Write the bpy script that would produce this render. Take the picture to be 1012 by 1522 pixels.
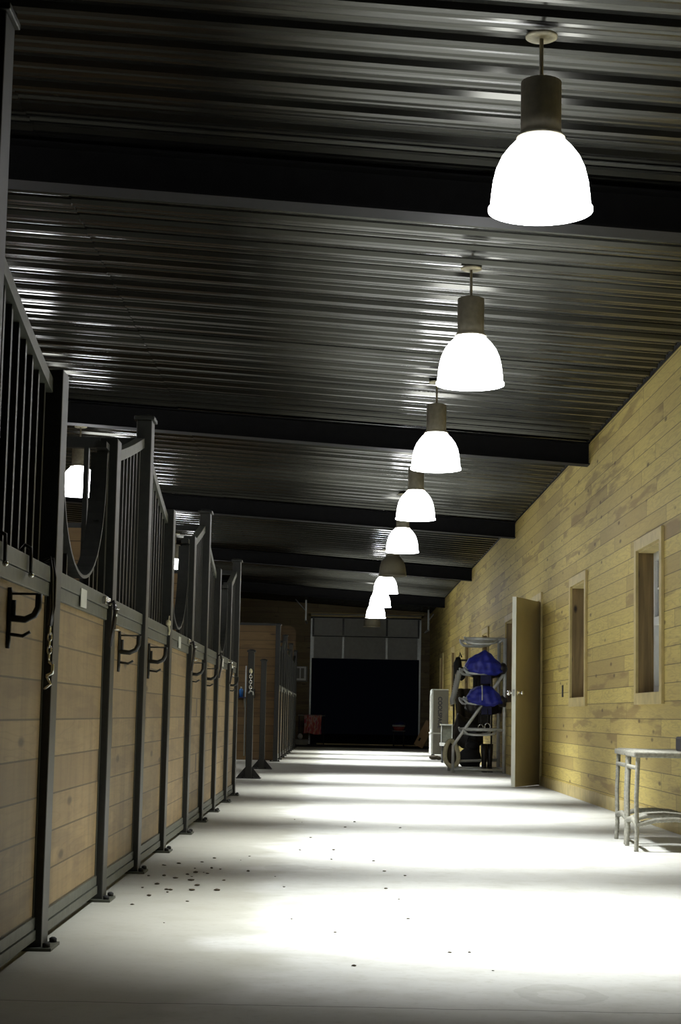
import bpy, bmesh, math, random
from mathutils import Vector, Matrix
random.seed(7)
PI = math.pi
S = bpy.context.scene
for o in list(bpy.data.objects): bpy.data.objects.remove(o)

# ---------------------------------------------------------------- camera, world, exposure
cam_d = bpy.data.cameras.new('camera'); cam = bpy.data.objects.new('camera', cam_d)
S.collection.objects.link(cam); S.camera = cam
cam_d.sensor_fit = 'VERTICAL'; cam_d.sensor_height = 36.0
cam_d.lens = 36.0 * 2600 / 1522
cam_d.clip_start = 0.05; cam_d.clip_end = 200
cam.rotation_mode = 'XYZ'
_M = Matrix.Rotation(math.radians(90 + 6.605), 4, 'X') @ Matrix.Rotation(0.02, 4, 'Z')
cam.matrix_world = Matrix.Translation((0, 0, 0.74)) @ _M
S.view_settings.view_transform = 'Standard'
S.view_settings.look = 'None'
S.view_settings.gamma = 1.0
S.view_settings.exposure = 0.0
S.view_settings.use_curve_mapping = False
W = bpy.data.worlds.new('night'); S.world = W; W.use_nodes = True
W.node_tree.nodes['Background'].inputs[0].default_value = (0.012, 0.015, 0.025, 1)
W.node_tree.nodes['Background'].inputs[1].default_value = 0.05
SPOT_W = 1150.0        # downward beam of every lit barn lamp
SHADE_E = 14.0        # glow of a lit shade
STALL_SPOT_W = 160.0
STALL_SHADE_E = 12.0
LIGHT_RGB = (0.98, 1.0, 0.98)

# ---------------------------------------------------------------- materials
def new_mat(name):
    m = bpy.data.materials.new(name); m.use_nodes = True
    nt = m.node_tree; b = nt.nodes['Principled BSDF']
    return m, nt, b
class N:
    def __init__(s, nt): s.nt = nt
    def _set(s, n, i, v):
        if v is None: return
        if isinstance(v, bpy.types.NodeSocket): s.nt.links.new(v, n.inputs[i])
        else: n.inputs[i].default_value = v
    def math(s, op, a, b=None, c=None):
        n = s.nt.nodes.new('ShaderNodeMath'); n.operation = op
        s._set(n, 0, a); s._set(n, 1, b); s._set(n, 2, c); return n.outputs[0]
    def pos(s):
        g = s.nt.nodes.new('ShaderNodeNewGeometry'); p = s.nt.nodes.new('ShaderNodeSeparateXYZ')
        s.nt.links.new(g.outputs['Position'], p.inputs[0]); return g.outputs['Position'], p.outputs
    def comb(s, x=0.0, y=0.0, z=0.0):
        n = s.nt.nodes.new('ShaderNodeCombineXYZ')
        for i, v in enumerate((x, y, z)): s._set(n, i, v)
        return n.outputs[0]
    def white(s, vec):
        n = s.nt.nodes.new('ShaderNodeTexWhiteNoise'); n.noise_dimensions = '3D'
        s.nt.links.new(vec, n.inputs['Vector']); return n.outputs['Value']
    def noise(s, vec, scale, detail=3, rough=.5, dist=0.0):
        n = s.nt.nodes.new('ShaderNodeTexNoise'); s.nt.links.new(vec, n.inputs['Vector'])
        n.inputs['Scale'].default_value = scale; n.inputs['Detail'].default_value = detail
        n.inputs['Roughness'].default_value = rough; n.inputs['Distortion'].default_value = dist
        return n.outputs[0]
    def ramp(s, v, stops):
        n = s.nt.nodes.new('ShaderNodeValToRGB'); s.nt.links.new(v, n.inputs[0])
        e = n.color_ramp.elements
        while len(e) < len(stops): e.new(.5)
        for k, (p, c) in enumerate(stops):
            e[k].position = p; e[k].color = (*c, 1) if len(c) == 3 else c
        return n.outputs[0]
    def mix(s, f, a, b, mode='MIX'):
        n = s.nt.nodes.new('ShaderNodeMix'); n.data_type = 'RGBA'; n.blend_type = mode
        s._set(n, 0, f)
        for i, v in ((6, a), (7, b)):
            if isinstance(v, tuple): v = (*v, 1) if len(v) == 3 else v
            s._set(n, i, v)
        return n.outputs[2]
    def bump(s, b, h, strength, dist=.01):
        n = s.nt.nodes.new('ShaderNodeBump'); n.inputs['Strength'].default_value = strength
        n.inputs['Distance'].default_value = dist
        s.nt.links.new(h, n.inputs['Height']); s.nt.links.new(n.outputs[0], b.inputs['Normal'])
def plain(name, col, rough=.5, metal=0.0, var=.12, scale=30, bump=0.0):
    m, nt, b = new_mat(name); n = N(nt); p, _ = n.pos()
    v = n.noise(p, scale, 4)
    lo = tuple(c * (1 - var) for c in col); hi = tuple(min(1, c * (1 + var)) for c in col)
    nt.links.new(n.ramp(v, [(.3, lo), (.7, hi)]), b.inputs['Base Color'])
    b.inputs['Roughness'].default_value = rough; b.inputs['Metallic'].default_value = metal
    if bump: n.bump(b, n.noise(p, scale * 3, 4), bump, .004)
    return m
def boards(name, along, h, L, light, dark, stain, z0=0.0, seam=.03, rough=.6, stain_amt=.5, knots=True, weather=0.0):
    """horizontal planks: row by height, boards by length, grain, knots, stains"""
    m, nt, b = new_mat(name); n = N(nt); p, xyz = n.pos()
    a = xyz[1] if along == 'Y' else xyz[0]
    z = n.math('SUBTRACT', xyz[2], z0)
    rz = n.math('DIVIDE', z, h); row = n.math('FLOOR', rz); fz = n.math('FRACT', rz)
    off = n.math('MULTIPLY', n.white(n.comb(row, 3.1, 7.7)), L)
    ra = n.math('DIVIDE', n.math('ADD', a, off), L); idx = n.math('FLOOR', ra); fa = n.math('FRACT', ra)
    r1 = n.white(n.comb(row, idx, 1.0)); r2 = n.white(n.comb(row, idx, 5.0))
    gv = n.comb(n.math('MULTIPLY_ADD', r2, 40.0, n.math('MULTIPLY', a, 1.3)), n.math('MULTIPLY', z, 14.0), n.math('MULTIPLY', r1, 9.0))
    grain = n.noise(gv, 2.4, 5, .6, 1.2)
    ring = n.math('FRACT', n.math('MULTIPLY', n.noise(gv, .9, 2, .4, .3), 9.0))
    blot = n.noise(n.comb(n.math('MULTIPLY_ADD', r1, 30.0, n.math('MULTIPLY', a, .8)), n.math('MULTIPLY', z, 7.0), r2), 1.5, 3, .5)
    col = n.mix(n.math('MULTIPLY', n.math('POWER', r1, 1.8), .75), light, dark)
    col = n.mix(n.math('MULTIPLY', n.ramp(grain, [(.42, (0, 0, 0)), (.7, (1, 1, 1))]), .45), col, dark)
    col = n.mix(n.math('MULTIPLY', n.ramp(ring, [(.0, (1, 1, 1)), (.25, (0, 0, 0)), (.9, (0, 0, 0)), (1, (1, 1, 1))]), .45), col, dark)
    gate = n.math('GREATER_THAN', r2, .62)
    col = n.mix(n.math('MULTIPLY', n.math('MULTIPLY', n.ramp(blot, [(.5, (0, 0, 0)), (.6, (1, 1, 1))]), gate), stain_amt), col, stain)
    if knots:
        v = nt.nodes.new('ShaderNodeTexVoronoi'); v.inputs['Scale'].default_value = 1.0
        nt.links.new(n.comb(n.math('MULTIPLY', a, 1.9), n.math('MULTIPLY', z, 6.3), 0.0), v.inputs['Vector'])
        k = n.ramp(v.outputs['Distance'], [(.06, (1, 1, 1)), (.13, (0, 0, 0))])
        col = n.mix(n.math('MULTIPLY', k, .75), col, tuple(c * .45 for c in stain))
    if weather:
        wv = n.noise(n.comb(n.math('MULTIPLY', a, 7.0), n.math('MULTIPLY', xyz[2], 1.2), 2.0), 1.0, 5, .65)
        col = n.mix(n.math('MULTIPLY', n.ramp(wv, [(.40, (0, 0, 0)), (.68, (1, 1, 1))]), weather), col, tuple(c * .45 for c in dark))
    s1 = n.math('LESS_THAN', fz, seam); s2 = n.math('LESS_THAN', fa, .0035)
    sm = n.math('MAXIMUM', s1, s2)
    col = n.mix(n.math('MULTIPLY', sm, .8), col, tuple(c * .25 for c in dark))
    nt.links.new(col, b.inputs['Base Color'])
    b.inputs['Roughness'].default_value = rough
    hgt = n.math('SUBTRACT', n.math('MULTIPLY', grain, .15), sm)
    n.bump(b, hgt, .5, .006)
    return m
M = {}
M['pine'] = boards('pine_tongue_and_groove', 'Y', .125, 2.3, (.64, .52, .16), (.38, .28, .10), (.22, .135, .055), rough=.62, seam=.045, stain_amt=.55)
M['pine'].node_tree.nodes['Principled BSDF'].inputs['Specular IOR Level'].default_value = .3
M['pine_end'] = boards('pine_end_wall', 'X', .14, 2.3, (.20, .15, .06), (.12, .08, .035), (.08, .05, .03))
M['stall_wood'] = boards('stall_plank', 'Y', .1207, 30.0, (.31, .22, .10), (.205, .138, .06), (.10, .062, .03), z0=.1, seam=.045, stain_amt=.35, weather=.45)
M['partition_wood'] = boards('partition_plank', 'X', .135, 3.6, (.25, .16, .065), (.18, .11, .045), (.10, .06, .03), seam=.05)
M['board_plain'] = plain('raw_pine_board', (.52, .42, .18), .55, var=.16, scale=9)
def m_jamb():
    m, nt, b = new_mat('stained_window_jamb'); n = N(nt); p, xyz = n.pos()
    v = n.comb(n.math('MULTIPLY', xyz[0], 16.0), n.math('MULTIPLY', xyz[1], 16.0), n.math('MULTIPLY', xyz[2], .9))
    g = n.noise(v, 1.6, 4, .6, .6)
    col = n.ramp(g, [(.35, (.15, .10, .038)), (.65, (.28, .19, .075))])
    w = nt.nodes.new('ShaderNodeTexVoronoi'); w.inputs['Scale'].default_value = 1.0
    nt.links.new(n.comb(n.math('MULTIPLY', xyz[0], 9.0), n.math('MULTIPLY', xyz[1], .9), n.math('MULTIPLY', xyz[2], 4.2)), w.inputs['Vector'])
    col = n.mix(n.ramp(w.outputs['Distance'], [(.10, (1, 1, 1)), (.22, (0, 0, 0))]), col, (.025, .014, .008))
    nt.links.new(col, b.inputs['Base Color']); b.inputs['Roughness'].default_value = .6
    return m
M['jamb_wood'] = m_jamb()
M['steel'] = plain('black_powder_coated_steel', (.018, .019, .016), .45, .0, .2, 40, .05)
M['grey_steel'] = plain('worn_grey_green_rail_steel', (.075, .08, .062), .5, .1, .2, 25, .05)
M['beam'] = plain('black_painted_beam', (.004, .004, .0045), .6, .0, .3, 14); M['beam'].node_tree.nodes['Principled BSDF'].inputs['Specular IOR Level'].default_value = .15
M['galv'] = plain('galvanised_steel', (.42, .44, .42), .4, .5, .1, 20)
M['zinc'] = plain('bright_zinc', (.7, .7, .66), .25, .9, .1, 40)
M['chrome'] = plain('chrome', (.85, .85, .85), .12, 1.0, .03, 40)
M['white_paint'] = plain('white_vinyl', (.72, .74, .72), .4, 0, .04, 20)
M['door_paint'] = plain('beige_door_paint', (.48, .42, .26), .45, 0, .06, 4)
M['door_edge'] = plain('pale_door_edge', (.72, .74, .66), .5, 0, .04, 10)
M['canopy'] = plain('rusty_white_canopy', (.62, .58, .42), .6, 0, .3, 26)
M['neck'] = plain('brown_ribbed_ballast_housing', (.40, .37, .28), .5, .0, .15, 30)
M['rod'] = plain('pewter_rod', (.35, .32, .25), .4, .7, .1, 30)
M['unlit'] = plain('unlit_grey_prismatic_shade', (.24, .22, .16), .3, 0, .1, 10)
M['garage'] = plain('grey_garage_panel', (.30, .30, .27), .5, 0, .08, 12)
M['wicker'] = plain('grey_wicker', (.25, .245, .205), .6, 0, .25, 60, .3)
M['chair_grey'] = plain('slate_grey_fabric', (.17, .165, .19), .7, 0, .15, 30, .1)
M['blue'] = plain('royal_blue_nylon', (.018, .026, .30), .45, 0, .3, 14, .3)
M['navy'] = plain('dark_navy_nylon', (.010, .014, .10), .5, 0, .3, 14, .3)
M['blackcloth'] = plain('black_cloth', (.010, .010, .012), .7, 0, .3, 20, .3)
M['browncloth'] = plain('dark_brown_canvas', (.045, .034, .018), .8, 0, .4, 9, .3)
M['leather'] = plain('black_leather', (.016, .013, .012), .38, 0, .3, 20, .2)
M['cream'] = plain('cream_fleece', (.62, .58, .38), .9, 0, .12, 40, .4)
M['rack'] = plain('silver_rack_tube', (.60, .62, .60), .35, .35, .12, 18)
M['cooler'] = plain('warm_grey_cooler_shell', (.17, .165, .135), .5, 0, .06, 14)
M['cooler_front'] = plain('pale_cooler_front', (.60, .63, .60), .5, 0, .06, 14)
M['plastic_grey'] = plain('pale_grey_plastic', (.56, .57, .52), .5, 0, .06, 14)
M['letter'] = plain('dark_grey_lettering', (.03, .03, .045), .5, 0, .1, 10)
M['card'] = plain('brown_cardboard', (.40, .26, .12), .8, 0, .12, 9)
M['bottle_blue'] = plain('bright_blue_plastic', (.02, .16, .48), .3, 0, .1, 10)
M['red_plastic'] = plain('dull_red_plastic', (.30, .05, .04), .5, 0, .1, 10)
M['rubber'] = plain('black_rubber', (.012, .012, .012), .8, 0, .2, 30)
M['dung'] = plain('dried_mud', (.06, .045, .025), .9, 0, .3, 60)
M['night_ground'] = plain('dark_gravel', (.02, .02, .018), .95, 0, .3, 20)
def m_ceiling():
    m, nt, b = new_mat('dark_bronze_ribbed_metal'); n = N(nt); p, xyz = n.pos()
    v = n.noise(p, 1.3, 3)
    nt.links.new(n.ramp(v, [(.3, (.050, .050, .044)), (.7, (.072, .072, .064))]), b.inputs['Base Color'])
    nt.links.new(n.math('MULTIPLY_ADD', v, .08, .15), b.inputs['Roughness'])
    b.inputs['Metallic'].default_value = .95
    return m
M['ceiling'] = m_ceiling()
def m_floor():
    m, nt, b = new_mat('worn_concrete'); n = N(nt); p, xyz = n.pos()
    big = n.noise(p, .8, 5, .6); mid = n.noise(p, 4.5, 5, .6); fine = n.noise(p, 30, 4, .6)
    col = n.ramp(big, [(.3, (.42, .425, .40)), (.7, (.54, .55, .53))])
    col = n.mix(n.math('MULTIPLY', n.ramp(mid, [(.48, (0, 0, 0)), (.72, (1, 1, 1))]), .5), col, (.32, .315, .27))
    col = n.mix(n.math('MULTIPLY', n.ramp(fine, [(.55, (0, 0, 0)), (.75, (1, 1, 1))]), .3), col, (.22, .21, .15))
    # darker olive tone with a ragged edge along the foot of the stalls
    near = n.ramp(n.math('ADD', n.math('MULTIPLY', xyz[0], 1.0), n.math('MULTIPLY', n.noise(p, 1.6, 4), .8)), [(0.0, (1, 1, 1)), (.18, (0, 0, 0))])
    col = n.mix(n.math('MULTIPLY', near, .55), col, (.25, .24, .18))
    # hairline cracks / joints across the aisle
    wob = n.math('MULTIPLY', n.math('SUBTRACT', n.noise(n.comb(xyz[0], 0.0, 0.0), 5, 3), .5), .05)
    yy = n.math('ADD', xyz[1], wob)
    for y0 in (4.575, 13.4, 22.4, 31.4):
        d = n.math('ABSOLUTE', n.math('SUBTRACT', yy, y0))
        col = n.mix(n.math('MULTIPLY', n.math('LESS_THAN', d, .004), .75), col, (.05, .05, .04))
    # ring stain
    for (cx, cy, r, w) in ((-.05, 8.6, .055, .010), (-.22, 8.62, .06, .05), (.62, 4.85, .09, .03)):
        dx = n.math('SUBTRACT', xyz[0], cx); dy = n.math('MULTIPLY', n.math('SUBTRACT', xyz[1], cy), .7)
        dd = n.math('ADD', n.math('SQRT', n.math('ADD', n.math('MULTIPLY', dx, dx), n.math('MULTIPLY', dy, dy))), n.math('MULTIPLY', n.math('SUBTRACT', mid, .5), .12))
        ring = n.math('LESS_THAN', n.math('ABSOLUTE', n.math('SUBTRACT', dd, r)), w)
        col = n.mix(n.math('MULTIPLY', ring, .16), col, (.12, .11, .08))
    nt.links.new(col, b.inputs['Base Color'])
    b.inputs['Roughness'].default_value = .72
    n.bump(b, mid, .15, .006)
    return m
M['concrete'] = m_floor()
def m_emit(name, strength, col=LIGHT_RGB):
    m, nt, b = new_mat(name); b.inputs['Base Color'].default_value = (.8, .8, .8, 1)
    b.inputs['Emission Color'].default_value = (*col, 1); b.inputs['Emission Strength'].default_value = strength
    return m
M['lit'] = m_emit('lit_white_shade', SHADE_E, (.97, .98, 1.0))
M['lit_stall'] = m_emit('lit_white_shade_over_stall', STALL_SHADE_E, (.97, .98, 1.0))
def m_glass():
    m, nt, b = new_mat('window_glass'); b.inputs['Base Color'].default_value = (.8, .85, .9, 1)
    b.inputs['Roughness'].default_value = .02; b.inputs['Transmission Weight'].default_value = 1.0
    return m
M['glass'] = m_glass()
def m_plaid():
    m, nt, b = new_mat('red_patterned_blanket'); n = N(nt); p, xyz = n.pos()
    v = n.noise(n.comb(n.math('MULTIPLY', xyz[0], 3.0), xyz[1], xyz[2]), 4.5, 3)
    nt.links.new(n.ramp(v, [(.38, (.42, .09, .09)), (.46, (.55, .14, .09)), (.54, (.45, .40, .34)), (.6, (.50, .08, .12)), (.7, (.26, .06, .08))]), b.inputs['Base Color'])
    b.inputs['Roughness'].default_value = .9
    return m
M['plaid'] = m_plaid()

# ---------------------------------------------------------------- mesh builder
class MB:
    def __init__(s): s.bm = bmesh.new()
    def box(s, x0, x1, y0, y1, z0, z1, bev=0.0):
        r = bmesh.ops.create_cube(s.bm, size=1)
        for v in r['verts']:
            v.co = Vector(((x0 + x1) / 2 + v.co.x * (x1 - x0), (y0 + y1) / 2 + v.co.y * (y1 - y0), (z0 + z1) / 2 + v.co.z * (z1 - z0)))
        if bev:
            es = {e for v in r['verts'] for e in v.link_edges}
            bmesh.ops.bevel(s.bm, geom=list(es), offset=bev, segments=2, affect='EDGES', profile=.5)
        return s
    def poly(s, pts, vec):
        """extrude a polygon (list of 3D points) by vec"""
        vec = Vector(vec); a = [s.bm.verts.new(p) for p in pts]; b = [s.bm.verts.new(Vector(p) + vec) for p in pts]
        n = len(pts); s.bm.faces.new(a[::-1]); s.bm.faces.new(b)
        for i in range(n): s.bm.faces.new((a[i], a[(i + 1) % n], b[(i + 1) % n], b[i]))
        return s
    def tube(s, pts, r, seg=10, cap=True):
        pts = [Vector(p) for p in pts]; rings = []; prev = None
        for i, p in enumerate(pts):
            if i == 0: t = pts[1] - p
            elif i == len(pts) - 1: t = p - pts[i - 1]
            else: t = (pts[i + 1] - p).normalized() + (p - pts[i - 1]).normalized()
            t.normalize()
            if prev is None:
                up = Vector((0, 0, 1)) if abs(t.z) < .9 else Vector((1, 0, 0))
                u = t.cross(up).normalized()
            else:
                u = (prev - t * prev.dot(t)).normalized()
            prev = u; w = t.cross(u)
            rr = r[i] if isinstance(r, (list, tuple)) else r
            rings.append([s.bm.verts.new(p + u * rr * math.cos(2 * PI * k / seg) + w * rr * math.sin(2 * PI * k / seg)) for k in range(seg)])
        for a, b in zip(rings, rings[1:]):
            for k in range(seg):
                f = s.bm.faces.new((a[k], a[(k + 1) % seg], b[(k + 1) % seg], b[k])); f.smooth = True
        if cap: s.bm.faces.new(rings[0][::-1]); s.bm.faces.new(rings[-1])
        return s
    def lathe(s, prof, c=(0, 0, 0), seg=32, smooth=True, ripple=0.0):
        c = Vector(c); rings = []
        for r, z in prof:
            rings.append([s.bm.verts.new(c + Vector(((r + (ripple if k % 2 else 0)) * math.cos(2 * PI * k / seg), (r + (ripple if k % 2 else 0)) * math.sin(2 * PI * k / seg), z))) for k in range(seg)])
        for a, b in zip(rings, rings[1:]):
            for k in range(seg):
                f = s.bm.faces.new((a[k], a[(k + 1) % seg], b[(k + 1) % seg], b[k])); f.smooth = smooth
        return s
    def caps(s, prof, c=(0, 0, 0), seg=32):
        s.lathe([(0.0005, prof[0][1])] + prof + [(0.0005, prof[-1][1])], c, seg, smooth=True); return s
    def ribbon(s, path, x0, x1, th):
        """flat bar following a (y,z) path, spanning x0..x1, thickness th"""
        P = [Vector((0, a, b)) for a, b in path]; rows = []
        for i, p in enumerate(P):
            t = (P[min(i + 1, len(P) - 1)] - P[max(i - 1, 0)]).normalized(); nn = Vector((0, -t.z, t.y)) * th / 2
            rows.append([s.bm.verts.new((x0, (p + nn).y, (p + nn).z)), s.bm.verts.new((x1, (p + nn).y, (p + nn).z)),
                         s.bm.verts.new((x1, (p - nn).y, (p - nn).z)), s.bm.verts.new((x0, (p - nn).y, (p - nn).z))])
        for a, b in zip(rows, rows[1:]):
            for k in range(4): s.bm.faces.new((a[k], a[(k + 1) % 4], b[(k + 1) % 4], b[k]))
        s.bm.faces.new(rows[0][::-1]); s.bm.faces.new(rows[-1]); return s
    def blob(s, c, r, sub=2, jit=.1, rnd=None):
        rnd = rnd or random
        q = bmesh.ops.create_icosphere(s.bm, subdivisions=sub, radius=1)
        for v in q['verts']:
            k = 1 + rnd.uniform(-jit, jit)
            v.co = Vector((c[0] + v.co.x * r[0] * k, c[1] + v.co.y * r[1] * k, c[2] + v.co.z * r[2] * k))
        for f in {f for v in q['verts'] for f in v.link_faces}: f.smooth = True
        return s
    def grid(s, fn, nu, nv, thick=0.0, closed=False):
        V = [[s.bm.verts.new(fn(i / nu, j / nv)) for j in range(nv + 1)] for i in range(nu + 1)]
        fs = []
        for i in range(nu):
            for j in range(nv):
                f = s.bm.faces.new((V[i][j], V[i + 1][j], V[i + 1][j + 1], V[i][j + 1])); f.smooth = True; fs.append(f)
        if thick:
            bmesh.ops.recalc_face_normals(s.bm, faces=fs)
            bmesh.ops.solidify(s.bm, geom=fs, thickness=thick)
        return s
    def build(s, name, mat, parent=None):
        bmesh.ops.recalc_face_normals(s.bm, faces=s.bm.faces[:])
        me = bpy.data.meshes.new(name); s.bm.to_mesh(me); s.bm.free()
        me.materials.append(mat)
        o = bpy.data.objects.new(name, me); S.collection.objects.link(o)
        if parent: o.parent = parent
        return o
def tag(o, label=None, cat=None, group=None, kind=None):
    for k, v in (('label', label), ('category', cat), ('group', group), ('kind', kind)):
        if v: o[k] = v
    return o
def empty(name, loc=(0, 0, 0), rz=0.0):
    o = bpy.data.objects.new(name, None); S.collection.objects.link(o)
    o.location = loc; o.rotation_euler = (0, 0, rz); o.empty_display_size = .1; return o
def copy_tree(o, parent=None):
    c = o.copy(); S.collection.objects.link(c)
    if parent: c.parent = parent
    for ch in [x for x in bpy.data.objects if x.parent == o]: copy_tree(ch, c)
    return c
ORD = ['first', 'second', 'third', 'fourth', 'fifth', 'sixth', 'seventh', 'eighth', 'ninth', 'tenth', 'eleventh', 'twelfth']

# ---------------------------------------------------------------- setting
XR = 2.285; XW = -4.6; YE = 43.5; Y0 = -2.5
def zc(x): return 3.445 - .0615 * x
tag(MB().box(XW - .2, XR + .2, Y0, 40.0, -.1, 0).build('floor', M['concrete']), 'worn pale concrete aisle floor under the pendant lamps', 'floor', kind='structure')
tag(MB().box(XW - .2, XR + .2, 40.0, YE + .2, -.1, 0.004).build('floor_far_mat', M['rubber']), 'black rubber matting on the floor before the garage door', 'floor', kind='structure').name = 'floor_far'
tag(MB().box(-12, 12, YE + .2, 70, -.2, -.02).build('ground', M['night_ground']), 'dark ground outside beyond the open garage door', 'ground', kind='structure')

def sheet(x0, x1, dz):
    P = .3048; prof = []
    y = Y0; rr = random.Random(11)
    while y < YE:
        j1, j2, j3 = rr.uniform(-.0018, .0018), rr.uniform(-.0018, .0018), rr.uniform(-.0018, .0018)
        # rib points downward: foot, flank, flat crown, flank, then two shallow stiffeners in the pan
        for dy, d in ((0, j3), (.014, -.024), (.050, -.026 + j1), (.064, j1), (.112, -.002 + j2), (.124, -.010), (.146, -.010 + j3), (.158, -.002 + j3), (.204, -.002 + j1), (.216, -.010), (.238, -.010 + j2), (.250, -.002 + j2)):
            if y + dy <= YE: prof.append((y + dy, d))
        y += P
    m = MB(); bm = m.bm; rows = []
    for yy, d in prof:
        rows.append([bm.verts.new((x0, yy, zc(x0) + d + dz)), bm.verts.new((x1, yy, zc(x1) + d + dz)),
                     bm.verts.new((x1, yy, zc(x1) + .05)), bm.verts.new((x0, yy, zc(x0) + .05))])
    for a, b in zip(rows, rows[1:]):
        for k in range(4): bm.faces.new((a[k], a[(k + 1) % 4], b[(k + 1) % 4], b[k]))
    bm.faces.new(rows[0][::-1]); bm.faces.new(rows[-1])
    return m
cl = tag(sheet(-1.52, XR + .01, 0).build('ceiling', M['ceiling']), 'dark glossy ribbed metal ceiling over the aisle', 'ceiling', kind='structure')
sheet(XW - .01, -1.52, -.006).build('overlapping_sheet', M['ceiling'], cl)

def wall_with_holes(name, holes, y0, y1, z0, z1, x0, x1, mat, axis='Y'):
    ys = sorted({y0, y1, *[h[0] for h in holes], *[h[1] for h in holes]})
    zs = sorted({z0, z1, *[h[2] for h in holes], *[h[3] for h in holes]})
    m = MB()
    for a, b in zip(ys, ys[1:]):
        run = None
        for c, d in zip(zs, zs[1:]):
            cy, cz = (a + b) / 2, (c + d) / 2
            if any(h[0] < cy < h[1] and h[2] < cz < h[3] for h in holes): continue
            if axis == 'Y': m.box(x0, x1, a, b, c, d)
            else: m.box(a, b, x0, x1, c, d)
    bmesh.ops.remove_doubles(m.bm, verts=m.bm.verts[:], dist=1e-5)
    return m.build(name, mat)
WINS = [(8.49, 9.63), (12.27, 13.41), (16.05, 17.19), (22.72, 23.86), (26.49, 27.63), (30.25, 31.39), (34.0, 35.14), (37.75, 38.89)]
DY0, DY1 = 19.66, 20.60
holes = [(a + .07, b - .07, .93, 2.03) for a, b in WINS[1:]] + [(DY0, DY1, 0, 2.07)]
tag(wall_with_holes('wall_right', holes, Y0, YE, 0, zc(XR) + .04, XR, XR + .2, M['pine']), 'tongue and groove pine board wall along the right of the aisle', 'wall', kind='structure')
bb = MB(); bb.box(XR - .014, XR, Y0, DY0 - .1, 0.0, .11, .002); bb.box(XR - .014, XR, DY1 + .1, YE, 0, .11, .002)
tag(bb.build('baseboard_right', M['board_plain']), 'low pine baseboard at the foot of the right wall', 'baseboard', kind='structure')
tag(MB().box(XR - .012, XR, Y0, YE, zc(XR) - .032, zc(XR)).build('trim_2', M['beam']), 'dark metal edge trim where the ribbed ceiling meets the right wall', 'trim', kind='structure')
tag(MB().box(XW - .15, XW, Y0, YE, 0, zc(XW) + .04).build('wall_left', M['stall_wood']), 'dark plank wall behind the stalls', 'wall', kind='structure')
GX0, GX1, GZ = -.68, 2.06, 3.15
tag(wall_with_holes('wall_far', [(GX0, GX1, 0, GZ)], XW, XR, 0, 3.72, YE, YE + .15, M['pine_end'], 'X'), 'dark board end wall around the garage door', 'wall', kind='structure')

# windows: casing, stained recess, white double hung sash
WL = {1: 'nearest deep window in the pine wall, above the wicker stools, white sash showing', 2: 'narrow looking window between the open beige door and the nearest window',
      3: 'window in the pine wall directly beyond the open beige door', 4: 'pine cased window behind the saddle rack top',
      5: 'pine cased window seen left of the saddle rack', 6: 'window in pine wall above the tall grey cooler', 7: 'last dim window beside the garage door'}
proto = None
for i, (a, b) in enumerate(WINS[1:], 1):
    if proto is None:
        r = empty('window_%d' % i, (XR, (a + b) / 2, .86)); h = (b - a) / 2
        for s_ in (-1, 1): MB().box(-.022, 0, min(s_ * h, s_ * (h - .085)), max(s_ * h, s_ * (h - .085)), 0, 1.25, .002).build('side_casing', M['board_plain'], r)
        MB().box(-.022, 0, -h + .085, h - .085, 1.165, 1.25, .002).build('head_casing', M['board_plain'], r)
        MB().box(-.022, 0, -h + .085, h - .085, 0, .085, .002).build('sill_casing', M['board_plain'], r)
        hh = h - .07
        for ya in (hh - .018, -hh): MB().box(.0, .2, ya, ya + .018, .07, 1.17).build('jamb', M['jamb_wood'], r)
        m = MB(); m.box(.0, .2, -hh, hh, .07, .088); m.build('sill', M['jamb_wood'], r)
        m = MB(); m.box(.0, .2, -hh, hh, 1.152, 1.17); m.build('head_jamb', M['board_plain'], r)
        q = hh - .018
        sh = MB()
        sh.box(.115, .17, -q, -q + .05, .088, 1.152); sh.box(.115, .17, q - .05, q, .088, 1.152)
        sh.box(.115, .17, -q + .05, q - .05, .088, .14); sh.box(.115, .17, -q + .05, q - .05, 1.09, 1.152)
        sh.box(.11, .17, -q + .05, q - .05, .60, .66)
        sash = sh.build('sash', M['white_paint'], r)
        mm = MB(); mm.box(.135, .15, -.008, .008, .66, 1.09); mm.box(.135, .15, -q + .05, q - .05, .87, .885)
        mm.build('muntin', M['white_paint'], sash)
        MB().box(.138, .144, -q + .05, q - .05, .66, 1.09).build('pane', M['glass'], sash)
        MB().box(.150, .154, -q + .05, q - .05, .14, .60).build('lower_screen', M['plastic_grey'], sash)
        proto = r
    else:
        r = copy_tree(proto); r.location = (XR, (a + b) / 2, .86); r.name = 'window_%d' % i
    tag(r, WL[i], 'window', kind='structure')

# door with frame, swung open into the aisle
d = empty('door_1', (XR, DY0, 0)); w = DY1 - DY0
m = MB(); m.box(-.022, 0, -.09, 0, 0, 2.15, .002); m.box(-.022, 0, w, w + .09, 0, 2.15, .002); m.box(-.022, 0, 0, w, 2.07, 2.15, .002)
m.build('casing', M['board_plain'], d)
m = MB(); m.box(0, .2, 0, .02, 0, 2.07); m.box(0, .2, w - .02, w, 0, 2.07); m.box(0, .2, .02, w - .02, 2.05, 2.07)
m.build('door_jamb', M['jamb_wood'], d)
lf = empty('leaf', (-.03, -.0, .01)); lf.parent = d
ang = math.atan2(18.87 - DY0, 1.91 - (XR - .03))
lf.rotation_euler = (0, 0, ang)
L = .905
leaf = MB().box(0, L - .004, -.022, .022, 0, 2.03, .0015).build('slab', M['door_paint'], lf)
MB().box(L - .006, L, -.022, .022, 0, 2.03).build('latch_edge', M['door_edge'], lf)['label'] = 'pale latch edge of the door'
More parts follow.
